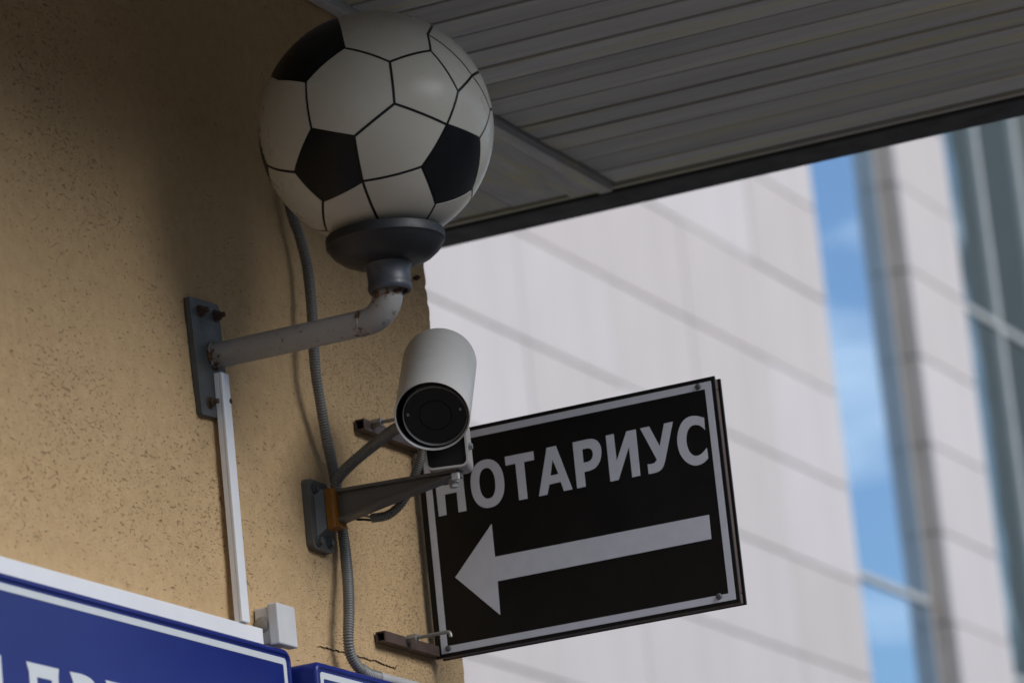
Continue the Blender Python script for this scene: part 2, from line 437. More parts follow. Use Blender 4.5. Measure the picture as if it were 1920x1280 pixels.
verts = np.stack([X, Y, Z], -1).reshape(-1, 3).tolist()
faces = [(i * npf + j, i * npf + j + 1, (i + 1) * npf + j + 1, (i + 1) * npf + j) for i in range(nz - 1) for j in range(npf - 1)]
nv = len(verts)
def addq(*c):
    global nv
    verts.extend(c); faces.append(tuple(range(nv, nv + 4))); nv += 4
XB, YB, ZT = -7.4, -9.0, 13.5
addq((0, YB, -0.1), (0, y0w, -0.1), (0, y0w, ZT), (0, YB, ZT))
addq((0, y0w, -0.1), (0, YC, -0.1), (0, YC, z0w), (0, y0w, z0w))
addq((0, y0w, z1w), (0, YC, z1w), (0, YC, ZT), (0, y0w, ZT))
addq((0, YC, -0.1), (-0.09, YC, -0.1), (-0.09, YC, z0w), (0, YC, z0w))
addq((0, YC, z1w), (-0.09, YC, z1w), (-0.09, YC, ZT), (0, YC, ZT))
addq((-0.09, YC, -0.1), (XB, YC, -0.1), (XB, YC, ZT), (-0.09, YC, ZT))
addq((XB, YC, -0.1), (XB, YB, -0.1), (XB, YB, ZT), (XB, YC, ZT))
addq((XB, YB, -0.1), (0, YB, -0.1), (0, YB, ZT), (XB, YB, ZT))
addq((0, YB, ZT), (0, YC, ZT), (XB, YC, ZT), (XB, YB, ZT))
me = bpy.data.meshes.new('wall'); me.from_pydata(verts, [], faces)
for p in me.polygons: p.use_smooth = p.index < (nz - 1) * (npf - 1)
wall = link('wall', me, MATS['stucco'], bld)
# flat coping on the parapet
obj('coping', box(nb(), XB - 0.06, 0.06, YB - 0.06, YC + 0.06, ZT + 0.002, ZT + 0.06, 0.01), ALU, bld)
# hairline crack under the sign bracket
crk = [(597, 1212), (612, 1214), (628, 1219), (640, 1221), (655, 1227), (668, 1229), (680, 1232), (693, 1236), (704, 1238), (714, 1242), (724, 1247), (733, 1250), (740, 1253), (745, 1247)]
pts = []
for i in range(len(crk) - 1):
    for k in range(5):
        f = k / 5; jx = random.uniform(-1.2, 1.2); jy = random.uniform(-1.8, 1.8)
        pts.append(on(crk[i][0] + (crk[i + 1][0] - crk[i][0]) * f + jx, crk[i][1] + (crk[i + 1][1] - crk[i][1]) * f + jy, 0, 0.0))
bm = nb(); prev = None
for i, p in enumerate(pts):
    w = random.uniform(0.00008, 0.0005) * (1.0 if i > 24 else 0.6)
    a = bm.verts.new((0.0019, p.y, p.z - w)); b = bm.verts.new((0.0019, p.y, p.z + w))
    if prev: bm.faces.new((prev[0], a, b, prev[1]))
    prev = (a, b)
r = bmesh.ops.extrude_face_region(bm, geom=bm.faces[:])
bmesh.ops.translate(bm, vec=(-0.004, 0, 0), verts=[v for v in r['geom'] if isinstance(v, bmesh.types.BMVert)])
obj('crack', bm, worn('crack_dirt', (0.07, 0.045, 0.028), 0.95, 0.3, 100, bump=0), bld)

# ------------------------------------------------------------------ canopy
YE0, YE1 = 6.222, 6.342        # end of the boards, outer edge of the beam
CX1 = 0.98                      # outer side of the canopy
CY0 = -5.0                     # near end of the canopy
canopy = thing('canopy', 'dark canopy with a soffit of narrow grey boards wrapping round the wall corner', 'canopy', (0, YE1, ZS))
PITCH_B = 0.0762
def slat_mesh(L, gap):
    bm = nb(); w = PITCH_B - gap
    box(bm, 0, L, -w / 2, w / 2, 0.0, 0.014, 0.0022, 2)
    me = bpy.data.meshes.new('slat'); bm.to_mesh(me); bm.free(); me.materials.append(SOFFIT_X); return me
SM = {(k, g): slat_mesh(CX1 - k, g) for k in (0.024, -0.030) for g in (0.0045, 0.006, 0.008)}
n = int((YE0 - CY0) / PITCH_B)
for i in range(n):
    yc = YE0 - 0.003 - PITCH_B * (i + 0.5)
    k = -0.030 if yc > YC + 0.03 else 0.024
    g = random.choice((0.0045, 0.006, 0.006, 0.008))
    o = link('slat', SM[(k, g)], None); 
    o.parent = canopy; o.matrix_parent_inverse = Matrix.Translation((0, -YE1, -ZS))
    o.location = (k, yc, ZS + random.uniform(-0.0012, 0.0012)); o.rotation_euler = (math.radians(random.uniform(-0.8, 0.8)), 0, math.radians(random.uniform(-0.04, 0.04)))
# boards on the far side of the corner run along y
for i in range(26):
    bm = nb(); w = 0.098
    x1 = -0.118 - 0.1 * i
    box(bm, x1 - w, x1, YC + 0.012, YE0 - 0.002, 0, 0.014, 0.002, 2)
    o = obj('slat', bm, SOFFIT_Y); o.parent = canopy; o.matrix_parent_inverse = Matrix.Translation((0, -YE1, -ZS))
    o.location = (0, 0, ZS + random.uniform(-0.001, 0.001))
def cpart(name, bm, mat): return obj(name, bm, mat, canopy)
cpart('wall_trim', box(nb(), 0.004, 0.0215, CY0, YC - 0.002, ZS - 0.014, ZS + 0.012, 0.003), SOFFIT_Y)
cpart('dividing_strip', box(nb(), -0.112, -0.036, YC + 0.008, YE0 - 0.002, ZS - 0.007, ZS + 0.010, 0.003), SOFFIT_Y)
cpart('dividing_lip', box(nb(), -0.060, -0.037, YC + 0.008, YE0 - 0.002, ZS - 0.013, ZS - 0.0075, 0.002), SOFFIT_Y)
bm = nb(); box(bm, -3.0, CX1, YC + 0.004, YE1 - 0.01, ZS + 0.03, ZS + 0.20); box(bm, 0.003, CX1, CY0, YC, ZS + 0.03, ZS + 0.20)
cpart('deck', bm, GAP)
cpart('edge_lip', box(nb(), -3.0, CX1, YE0 + 0.008, YE0 + 0.019, ZS - 0.003, ZS + 0.02, 0.002), SOFFIT_X)
cpart('edge_beam', box(nb(), -3.02, CX1 + 0.02, YE0 + 0.0255, YE1, ZS - 0.006, ZS + 0.24, 0.006), BEAM)
cpart('side_beam', box(nb(), CX1 + 0.002, CX1 + 0.11, CY0, YE0 + 0.028, ZS - 0.004, ZS + 0.238, 0.006), BEAM)
cpart('near_beam', box(nb(), 0.003, CX1, CY0 - 0.11, CY0 - 0.002, ZS - 0.004, ZS + 0.239, 0.006), BEAM)

# ------------------------------------------------------------------ football globe lamp on its arm
LY = 4.678
BC = Vector((0.2676, LY, 3.2533)); BR = 0.15
lamp = thing('wall_lamp', 'globe wall lamp painted like a black and white football on a bent grey arm', 'lamp', (0, LY, 3.005))
globe = obj('globe', lathe(nb(), [(max(0.0, (BR - 0.0007) * math.sin(math.pi * k / 48)), -(BR - 0.0007) * math.cos(math.pi * k / 48)) for k in range(49)], BC, (0, 0, 1), 96), BLACK, lamp, smooth=180)
vdir = (Vector(CAM) - BC).normalized()
def sph(px, py):
    d = Vector(ray(px, py)).normalized(); oc = Vector(CAM) - BC
    b = oc.dot(d); c = oc.dot(oc) - BR * BR; disc = b * b - c
    if disc > 0: p = oc + d * (-b - math.sqrt(disc))
    else: p = oc - d * b
    return p.normalized()
PV = {k: sph(*v) for k, v in dict(a=(730.8, 116), b=(807.4, 95), c=(859, 171.4), d=(838, 234), e=(739.6, 194.6), f=(664, 256), g=(584, 242), h=(573.4, 153),
      i=(645.5, 90), j=(679.7, 340), k=(552.8, 322.8), l=(605.3, 377), m=(791.2, 312.7), n=(817, 381.8), o=(885.2, 355), p=(899.2, 259.8), t=(802, 64.7),
      q=(885.2, 142), s=(919, 205.5), u=(523, 148.7), v=(636.8, 52.5), w=(502, 311), W=(486.5, 225), x=(509, 350), y=(575.6, 439.5), z=(612.8, 433),
      O=(889.6, 385), Z=(652, 452), J=(731, 446), N=(772, 442)).items()}
def mir(p): return (p - vdir * (2 * p.dot(vdir))).normalized()
polys = [('aiheH', 0)]
closed = [('hiaefg', 0), ('abcde', 0), ('fedmj', 0), ('gfjlk', 1), ('dponm', 1), ('btqc', 0), ('cdpsq', 0), ('ljJZz', 0), ('jmnNJ', 0)]
opened = [('vihu', 1), ('tbaiv', 0), ('qt', 0), ('sq', 0), ('Oops', 0), ('OonN', 0), ('uhgkwW', 0), ('Wwx', 1), ('xwklzy', 0), ('yzZ', 0), ('ZJN', 0)]
opened[4] = ('Oops'.replace('oo', 'o'), 0)
def slerp(a, b, f):
    w = math.acos(max(-1, min(1, a.dot(b))))
    if w < 1e-6: return a.copy()
    return (a * math.sin((1 - f) * w) + b * math.sin(f * w)) / math.sin(w)
def panel(loop, black):
    cen = Vector((0, 0, 0))
    n = len(loop)
    for i in range(n): cen += (loop[i] + loop[(i + 1) % n]) * (loop[i] - loop[(i + 1) % n]).length
    cen.normalize()
    area = sum((loop[i].cross(loop[(i + 1) % n])).dot(cen) for i in range(n))
    if area < 0: loop = loop[::-1]
    # inset every side by half a seam
    dl = (0.0018 if not black else 0.0010) / BR
    ins = []
    for i in range(n):
        p = loop[i]; e0 = (p - loop[i - 1]).normalized(); e1 = (loop[(i + 1) % n] - p).normalized()
        n0 = p.cross(e0).normalized(); n1 = p.cross(e1).normalized()
        bis = (n0 + n1).normalized(); s = max(0.45, bis.dot(n0))
        ins.append((p + bis * (dl / s)).normalized())
    bd = []
    for i in range(n):
        a, b = ins[i], ins[(i + 1) % n]; m = max(2, int(math.degrees(a.angle(b)) / 4))
        bd += [slerp(a, b, k / m) for k in range(m)]
    bm = nb(); K = 7; rings = []
    c0 = bm.verts.new(BC + cen * BR)
    for k in range(1, K + 1):
        f = k / K; rings.append([bm.verts.new(BC + slerp(cen, b, f) * BR) for b in bd])
    rings.append([bm.verts.new(BC + b * (BR - 0.0009)) for b in bd])
    m = len(bd)
    for k in range(m): bm.faces.new((c0, rings[0][k], rings[0][(k + 1) % m]))
    for A, B in zip(rings, rings[1:]):
        for k in range(m): bm.faces.new((A[k], B[k], B[(k + 1) % m], A[(k + 1) % m]))
    me = bpy.data.meshes.new('panel'); bm.to_mesh(me); bm.free()
    for p in me.polygons: p.use_smooth = True
    me.set_sharp_from_angle(angle=math.radians(40))
    o = link('panel', me, BLACK if black else MILKY); o.parent = globe
    return o
for s, blk in closed:
    L = [PV[c] for c in s]
    panel(L, blk); panel([mir(p) for p in L], blk)
for s, blk in opened:
    L = [PV[c] for c in s]
    panel(L + [mir(p) for p in L[::-1]], blk)
# cup and socket under the globe
cx = Vector((0.2655, LY, 0))
obj('cup', lathe(nb(), [(0.024, 3.0725), (0.034, 3.0735), (0.047, 3.0765), (0.059, 3.082), (0.068, 3.0895), (0.0725, 3.0965), (0.0742, 3.0995), (0.0756, 3.1005), (0.0758, 3.1110), (0.0750, 3.1126), (0.0725, 3.1118), (0.069, 3.105), (0.045, 3.089), (0.024, 3.084)], cx, (0, 0, 1), 72, close=True), CUP, lamp, smooth=40)
obj('socket', lathe(nb(), [(0.0, 3.0425), (0.0225, 3.0425), (0.0228, 3.0380), (0.0262, 3.0376), (0.0277, 3.0400), (0.0279, 3.0465), (0.0271, 3.0480), (0.0272, 3.0580), (0.0280, 3.0670), (0.0310, 3.0728), (0.0, 3.0732)], cx, (0, 0, 1), 48), SOCKET, lamp, smooth=40)
# arm: straight tube, bend, riser
AZ = 3.0055; er = 0.036; ex = 0.2625
pth = [(0.006, LY, AZ), (0.05, LY, AZ), (0.10, LY, AZ), (0.15, LY, AZ), (ex - er, LY, AZ)] + [(ex - er + er * math.sin(math.radians(a)), LY, AZ + er - er * math.cos(math.radians(a))) for a in range(10, 91, 10)] + [(ex, LY, AZ + er + 0.012)]
rad = [0.0168] * 5 + [0.0172, 0.0176, 0.018, 0.0184, 0.0187] + [0.019] * 5
arm = obj('arm', tube(nb(), pth, rad, 40), PIPE, lamp, smooth=50)
for x0, rr, hw in ((0.0095, 0.0188, 0.0028), (ex - er - 0.004, 0.0176, 0.0014)):
    bm = nb(); lathe(bm, [(rr - 0.0014 + 0.0014 * math.sin(math.pi * k / 6), -hw + 2 * hw * k / 6) for k in range(7)], (x0, LY, AZ), (1, 0, 0), 40)
    for v in bm.verts: v.co += Vector((random.uniform(-0.0008, 0.0008), random.uniform(-0.0004, 0.0004), random.uniform(-0.0004, 0.0004)))
    obj('weld', bm, PIPE, lamp, smooth=60)
# wall plate, slightly askew, with bolts
pl = slab([rounded(-0.039, 0.039, -0.077, 0.077, 0.004)], lambda p: Vector((0.0075, p[0], p[1])), (-0.0075, 0, 0))
rotm = Matrix.Translation((0.001, 4.667, 3.000)) @ Matrix.Rotation(math.radians(3.0), 4, 'X')
bmesh.ops.transform(pl, matrix=rotm, verts=pl.verts)
obj('wall_plate', pl, PLATE, lamp)
for by, bz in ((4.650, 3.060), (4.692, 3.062), (4.655, 2.940), (4.690, 2.946)):
    bm = nb()
    lathe(bm, [(0.0, 0.0075), (0.0085, 0.0077), (0.0085, 0.0095), (0.0, 0.0096)], (0, by, bz), (1, 0, 0), 20)
    lathe(bm, [(0.0, 0.0094), (0.0065, 0.0096), (0.0065, 0.0150), (0.0, 0.0152)], (0, by, bz), (1, 0, 0), 6)
    lathe(bm, [(0.0, 0.0150), (0.0034, 0.0151), (0.0034, 0.0215), (0.0, 0.022)], (0, by, bz), (1, 0, 0), 12)
    obj('bolt', bm, RUST, lamp)

# ------------------------------------------------------------------ security camera on its bracket
CYB = 4.955
scam = thing('security_camera', 'white bullet security camera pointing down from a grey wall bracket with orange tape', 'camera', (0, CYB, 2.84))
fc = on(816, 779, 1, 4.885)
vr = Vector(ray(816, 779)).normalized()
img = (Vector(RT) * 0.135 + Vector(UP) * 0.99); img = (img - vr * img.dot(vr)).normalized()
TH = math.radians(25.5)
ax = (vr * math.cos(TH) + img * math.sin(TH)).normalized()            # from the lens to the back
sd = ax.cross(Vector((0, 0, 1))).normalized(); upc = sd.cross(ax).normalized()
if upc.z < 0: upc = -upc
ro = 0.0424; rs = 0.0496
so = fc + upc * 0.0034 - Vector(RT) * 0.0028                                                 # the shroud sits a little higher than the body
bm = nb(); lathe(bm, [(rs - 0.0022, -0.007), (rs - 0.0006, -0.009), (rs, -0.007), (rs, 0.158), (rs - 0.001, 0.163), (rs - 0.005, 0.166), (rs - 0.008, 0.1655), (rs - 0.0085, 0.160), (rs - 0.0022, 0.150)], so, ax, 72, close=True)
obj('sun_shroud', bm, WHITE_PLASTIC, scam, smooth=35)
obj('shroud_inner_shade', lathe(nb(), [(rs - 0.0024, -0.0055), (rs - 0.0032, -0.0055), (rs - 0.0032, 0.12), (rs - 0.0024, 0.12)], so, ax, 64, close=True), DARKIN, scam, smooth=40)  # black tube standing in for the shade inside the shroud
obj('body', lathe(nb(), [(0.0, 0.012), (ro - 0.001, 0.012), (ro, 0.014), (ro, 0.175), (ro - 0.006, 0.182), (0.0, 0.183)], fc, ax, 64), DARKIN, scam, smooth=40)
obj('bezel', lathe(nb(), [(ro - 0.0012, 0.0145), (ro - 0.0012, -0.002), (ro - 0.0006, -0.0028), (ro + 0.0002, -0.002), (ro + 0.0002, 0.0145)], fc, ax, 72, close=True), RING, scam, smooth=40)
gl = obj('front_glass', lathe(nb(), [(0.0, 0.0015), (0.012, 0.0015), (ro - 0.0025, 0.0015), (ro - 0.0022, 0.006), (0.0, 0.006)], fc, ax, 64), SMOKED, scam, smooth=30)
obj('lens_ring', lathe(nb(), [(0.0205, 0.0012), (0.0205, 0.0007), (0.0213, 0.0006), (0.0217, 0.0012)], fc, ax, 48, close=True), DARKIN, scam)
for spx, spy in ((765, 778), (863, 767)):
    d = Vector(ray(spx, spy)); tt = ((fc - Vector(CAM)).dot(ax)) / d.dot(ax)
    pp = Vector(CAM) + d * tt
    obj('screw', lathe(nb(), [(0.0, -0.0010), (0.0016, -0.0008), (0.0021, 0.0004), (0.0021, 0.002), (0.0, 0.002)], pp, ax, 14), ZINC, scam)
# yoke: a U of painted sheet under the body, open to the front
hx = Vector((ax.x, ax.y, 0)).normalized(); hs = Vector((hx.y, -hx.x, 0))
ybase = on(844, 884, 1, CYB - 0.006); 
def yk(a, b, c): return ybase + hs * a + hx * b + Vector((0, 0, c))
def ush(w, h, r, th):
    out = [(w, h)]; 
    for k in range(9):
        a = math.radians(-90 * k / 8); out.append((w - r + r * math.cos(a), r + r * math.sin(a)))
    for k in range(9):
        a = math.radians(-90 - 90 * k / 8); out.append((-w + r + r * math.cos(a), r + r * math.sin(a)))
    out.append((-w, h))
    ri = max(0.001, r - th); wi = w - th
    out.append((-wi, h))
    for k in range(9):
        a = math.radians(180 + 90 * k / 8); out.append((-wi + ri + ri * math.cos(a), th + ri + ri * math.sin(a)))
    for k in range(9):
        a = math.radians(270 + 90 * k / 8); out.append((wi - ri + ri * math.cos(a), th + ri + ri * math.sin(a)))
    out.append((wi, h))
    return out
obj('yoke', slab([ush(0.0285, 0.060, 0.010, 0.0028)], lambda p: yk(p[0], -0.022, p[1]), hx * 0.046), YOKE, scam)
bm = nb(); 
for v in bmesh.ops.create_cube(bm, size=1.0)['verts']: v.co = yk(v.co.x * 0.050, v.co.y * 0.040 + 0.001, 0.031 + v.co.z * 0.055)
obj('mount_block', bm, DARKIN, scam)
bm = nb(); lathe(bm, [(0.0, 0.0), (0.0045, 0.0), (0.0045, 0.005), (0.003, 0.006), (0.0, 0.006)], yk(0.0285, -0.010, 0.028), hs, 6); obj('yoke_bolt', bm, ZINC, scam)
# bracket arm: tapering channel
def arm_sec(x, z0, z1, hw):
    return x, z0, z1, hw
secs = [(0.010, 2.820, 2.869, 0.0115), (0.06, 2.829, 2.8675, 0.0112), (0.11, 2.838, 2.866, 0.0110), (0.16, 2.846, 2.8645, 0.0108), (0.196, 2.8515, 2.863, 0.0105), (0.214, 2.853, 2.8625, 0.009)]
def loft(secs, f):
    bm = nb(); rings = []
    for s in secs: rings.append([bm.verts.new(p) for p in f(s)])
    m = len(rings[0])
    for a, b in zip(rings, rings[1:]):
        for k in range(m): bm.faces.new((a[k], a[(k + 1) % m], b[(k + 1) % m], b[k]))
    bm.faces.new(rings[0][::-1]); bm.faces.new(rings[-1]); return bm
def isec(s):
    x, z0, z1, h = s; t1 = 0.004; w = 0.0028
    y = CYB - 0.006
    return [Vector((x, y + a, b)) for a, b in ((-h, z0), (h, z0), (h, z0 + t1), (w, z0 + t1 + .001), (w, z1 - t1 - .001), (h, z1 - t1), (h, z1), (-h, z1), (-h, z1 - t1), (-w, z1 - t1 - .001), (-w, z0 + t1 + .001), (-h, z0 + t1))]
obj('bracket_arm', loft(secs, isec), ARM, scam)
bm = slab([rounded(CYB - 0.045, CYB + 0.014, 2.789, 2.884, 0.008)], lambda p: Vector((0.010, p[0], p[1])), (-0.010, 0, 0))
obj('bracket_plate', bm, ARM, scam)
bm = loft([(0.009, 2.806, 2.874, 0.022), (0.020, 2.818, 2.870, 0.0122)], lambda s: [Vector((s[0], CYB - 0.008 + a, b)) for a, b in ((-s[3], s[1]), (s[3], s[1]), (s[3], s[2]), (-s[3], s[2]))])
obj('bracket_root', bm, ARM, scam)
for by, bz in ((CYB - 0.028, 2.872), (CYB - 0.030, 2.800), (CYB + 0.002, 2.802)):
    bm = nb(); lathe(bm, [(0.0, 0.010), (0.0075, 0.0102), (0.0075, 0.012), (0.005, 0.0122), (0.005, 0.017), (0.0, 0.0172)], (0, by, bz), (1, 0, 0), 12); obj('bolt', bm, PLATE, scam)
# tape wound round the root of the arm, with creases
def tsec(s):
    x, z0, z1, h = s; y = CYB - 0.006
    return [Vector((x + random.uniform(-0.0006, 0.0006), y + a, b)) for a, b in ((-h, z0), (-h * 0.3, z0 - .0006), (h, z0), (h, z1), (0, z1 + .0004), (-h, z1), (-h - .0005, (z0 + z1) / 2))]
obj('tape', loft([(0.0205 + 0.0032 * k, 2.8165 + 0.0006 * k + random.uniform(-.0008, .0008), 2.8708 - 0.0001 * k, 0.0128 + random.uniform(-.0004, .0006)) for k in range(6)], tsec), ORANGE, scam)
bm = nb(); lathe(bm, [(0.0, -0.012), (0.0055, -0.0118), (0.0055, -0.006), (0.008, -0.0058), (0.008, -0.0002), (0.0, 0.0)], (0.203, CYB - 0.006, 2.8525), (0, 0, 1), 6)
obj('tip_nut', bm, ZINC, scam)
bm = nb(); box(bm, 0.206, 0.216, CYB - 0.018, CYB - 0.012, 2.848, 2.8575, 0.001); obj('tip_clip', bm, HOSE, scam)

# ------------------------------------------------------------------ conduits
def P3(px, py, x): return on(px, py, 0, x)
main = [(535, 350, .016), (548, 405, .018), (562, 445, .022), (576, 500, .026), (583, 560, .029), (587, 620, .030), (591, 690, .030), (600, 750, .028), (612, 820, .024), (624, 875, .018), (632, 925, .013), (641, 985, .012), (648, 1040, .016), (653, 1100, .024), (654, 1150, .027), (653, 1195, .026), (657, 1225, .024), (670, 1248, .026), (682, 1259, .030)]
c1 = obj('corrugated_conduit', corrugated([P3(*p) for p in main], 0.0078), CONDUIT, smooth=180)
tag(c1, 'long grey corrugated conduit hanging down the stucco wall behind the lamp arm', 'conduit')
bk = fc + ax * 0.16
c2 = obj('corrugated_conduit', corrugated([P3(628, 915, .022), P3(636, 893, .030), P3(660, 868, .052), on(698, 836, 0, .085), on(738, 806, 0, .125), on(766, 790, 0, .155), Vector(bk) - upc * 0.03], 0.0082), CONDUIT, smooth=180)
tag(c2, 'short grey corrugated conduit slanting from the bracket up behind the security camera', 'conduit')
q = [on(a, b, 1, CYB + c) for a, b, c in ((800, 800, .06), (795, 832, .05), (788, 862, .04), (778, 890, .034), (768, 917, .030), (751, 945, .028), (727, 965, .026), (697, 971, .024))]
c3 = obj('corrugated_conduit', corrugated(q, 0.0068, 0.0030), CONDUIT, smooth=180)
tag(c3, 'curled grey corrugated conduit ending open with wires below the bracket arm', 'conduit')
for dz in (-0.002, 0.0022):
    a = q[-1]; 
    w = tube(nb(), catmull([q[-2], a + V(0, 0, dz), on(683, 970, 1, CYB + .022) + V(0, 0, dz * 1.2), on(665, 969, 1, CYB + .018) + V(0, 0, dz), on(640, 955, 1, CYB + .012)], 10), 0.0017, 10)
    obj('wire', w, WIRE if dz < 0 else HOSE, c3, smooth=60)
hs_p = [P3(676, 1253, .028), P3(690, 1263, .031), P3(710, 1269, .034), P3(740, 1277, .034), P3(790, 1290, .03), P3(840, 1306, .03)]
hz = obj('plastic_hose', tube(nb(), catmull(hs_p, 10), 0.0075, 16), HOSE, smooth=60)
tag(hz, 'pale grey plastic hose lying along the top of the small blue sign', 'hose')
cu = obj('cuff', corrugated([hs_p[0], hs_p[1], hs_p[2]], 0.0086, 0.0032), CONDUIT, hz, smooth=180)

# ------------------------------------------------------------------ black arrow sign on two bars
SY = 5.2565; SX0, SX1, SZ0, SZ1 = 0.0105, 0.4668, 2.6835, 2.9985; DEP = 0.024
sign = thing('arrow_sign', 'black double-sided sign with white lettering and a left-pointing arrow beside the wall corner', 'sign', (0.24, SY, SZ0))
# steel tube frame between the two faces
fr = 0.004
for nm, a in (('frame_bar', (SX0 + fr, SX1 - fr, SZ0 + 0.001, SZ0 + 0.0155)), ('frame_bar', (SX0 + fr, SX1 - fr, SZ1 - 0.0155, SZ1 - 0.001)),
              ('frame_bar', (SX0 + fr, SX0 + fr + 0.0145, SZ0 + 0.016, SZ1 - 0.016)), ('frame_bar', (SX1 - fr - 0.0145, SX1 - fr, SZ0 + 0.016, SZ1 - 0.016))):
    obj(nm, box(nb(), a[0], a[1], SY + 0.0032, SY + DEP - 0.0032, a[2], a[3], 0.0012), BROWN, sign)
for ya, yb in ((SY, SY + 0.003), (SY + DEP - 0.003, SY + DEP)):
    bm = nb(); box(bm, SX0, SX1, ya, yb, SZ0, SZ1, 0.0007, 1)
    bm.faces.ensure_lookup_table()
    o = obj('face_panel', bm, SIGN_BLACK, sign)
def onsign(px, py): p = on(px, py, 1, SY); return (p.x, p.z)
def s3(p): return Vector((p[0], SY - 0.0006, p[1]))
THK = (0, 0.0005, 0)
# stripe running round the face
mo = (0.0095, 0.0060, 0.0062, 0.0062); sw = 0.0098
ox0, ox1, oz0, oz1 = SX0 + mo[0], SX1 - mo[1], SZ0 + mo[2] - 0.001, SZ1 - mo[3]
obj('border_stripe', slab([[(ox0, oz0), (ox1, oz0), (ox1, oz1), (ox0, oz1)], [(ox0 + sw, oz0 + sw), (ox1 - sw, oz0 + sw), (ox1 - sw, oz1 - sw), (ox0 + sw, oz1 - sw)]], s3, THK), SIGN_WHITE, sign)
def zb(l, s=3.3103, ox=800, oy=760): return [onsign(ox + x / s, oy + y / s) for x, y in l]
def ell(cx, cy, a, b, n=56, e=2.25):
    out = []
    for k in range(n):
        c, s = math.cos(2 * math.pi * k / n), math.sin(2 * math.pi * k / n)
        u = math.copysign(abs(c) ** (2 / e), c) * a; v = math.copysign(abs(s) ** (2 / e), s) * b
        out.append((cx + u + 0.11 * v, cy - 0.2 * u + v))
    return out
def sm(l, corners, n=5):
    """round a closed outline except at the listed corner indices"""
    out = []; m = len(l)
    for i in range(m):
        a, b, c, d = (Vector(l[(i + k) % m]) for k in (-1, 0, 1, 2))
        if i in corners: a = b
        if (i + 1) % m in corners: d = c
        lin = i in corners and (i + 1) % m in corners
        for k in range(1 if lin else n):
            t = k / n
            p = 0.5 * ((2 * b) + (c - a) * t + (2 * a - 5 * b + 4 * c - d) * t * t + (3 * b - a - 3 * c + d) * t ** 3)
            out.append((p.x, p.y))
    return out
letters = [
    [[(45, 398), (93, 388), (105, 497), (178, 482), (166, 373), (216, 362), (248, 652), (199, 662), (187, 537), (113, 552), (124, 678), (77, 688)]],
    [ell(378, 484, 102.5, 148.5), ell(377, 482, 49, 94.5)],
    [[(485, 318), (662, 283), (667, 337), (604, 350), (627, 577), (575, 587), (551, 360), (491, 373)]],
    [[(698, 563), (745, 262), (802, 250), (906, 519), (853, 530), (833, 473), (762, 490), (750, 552)], [(769, 435), (819, 424), (781, 334)]],
    [sm([(906, 229), (988, 211), (1030, 207), (1062, 222), (1081, 256), (1084, 300), (1075, 345), (1050, 384), (1015, 403), (979, 412), (988, 502), (935, 514)], {0, 1, 9, 10, 11}),
     sm([(966, 272), (1000, 264), (1022, 272), (1032, 297), (1028, 325), (1010, 345), (974, 355)], {0, 1, 6})],
    [[(1112, 187), (1161, 176), (1180, 345), (1240, 160), (1298, 148), (1327, 434), (1277, 445), (1256, 255), (1192, 461), (1141, 472)]],
    [sm([(1325, 142), (1381, 130), (1447, 253), (1474, 112), (1528, 100), (1482, 335), (1470, 377), (1450, 403), (1420, 417), (1379, 425), (1372, 364), (1395, 362), (1415, 355), (1430, 336)], {0, 1, 2, 3, 4, 5, 9, 10, 13})],
    [sm([(1722, 75), (1728, 150), (1702, 128), (1672, 120), (1640, 130), (1618, 165), (1612, 215), (1622, 265), (1642, 298), (1670, 312), (1705, 300), (1740, 262), (1748, 327), (1720, 355), (1680, 371), (1640, 366), (1600, 338), (1570, 290), (1556, 225), (1562, 160), (1585, 105), (1622, 73), (1668, 64)], {0, 1, 11, 12})],
]
for L in letters:
    obj('letter', slab([zb(l) for l in L], s3, THK), SIGN_WHITE, sign)
obj('arrow', slab([zb([(163, 887), (313, 666), (327, 802), (1213, 628), (1223, 728), (338, 903), (349, 1042)], 2.2076, 780, 680)], s3, THK), SIGN_WHITE, sign)
def dome(c, r=0.0045, h=0.0028):
    return lathe(nb(), [(0.0, -h), (r * 0.25, -h), (r * 0.3, -h * 0.75), (r * 0.6, -h * 0.85), (r * 0.9, -h * 0.45), (r, 0), (r * 0.8, 0.0012), (0, 0.0012)], c, (0, 1, 0), 20)
for px, py in ((1309, 725), (1348.5, 1117.5), (841, 1215)):
    p = on(px, py, 1, SY); obj('screw', dome(Vector((p.x, SY - 0.0008, p.z))), PLATE, sign, smooth=50)
obj('screw', dome(Vector((SX0 + 0.016, SY - 0.0008, SZ1 - 0.013))), PLATE, sign, smooth=50)
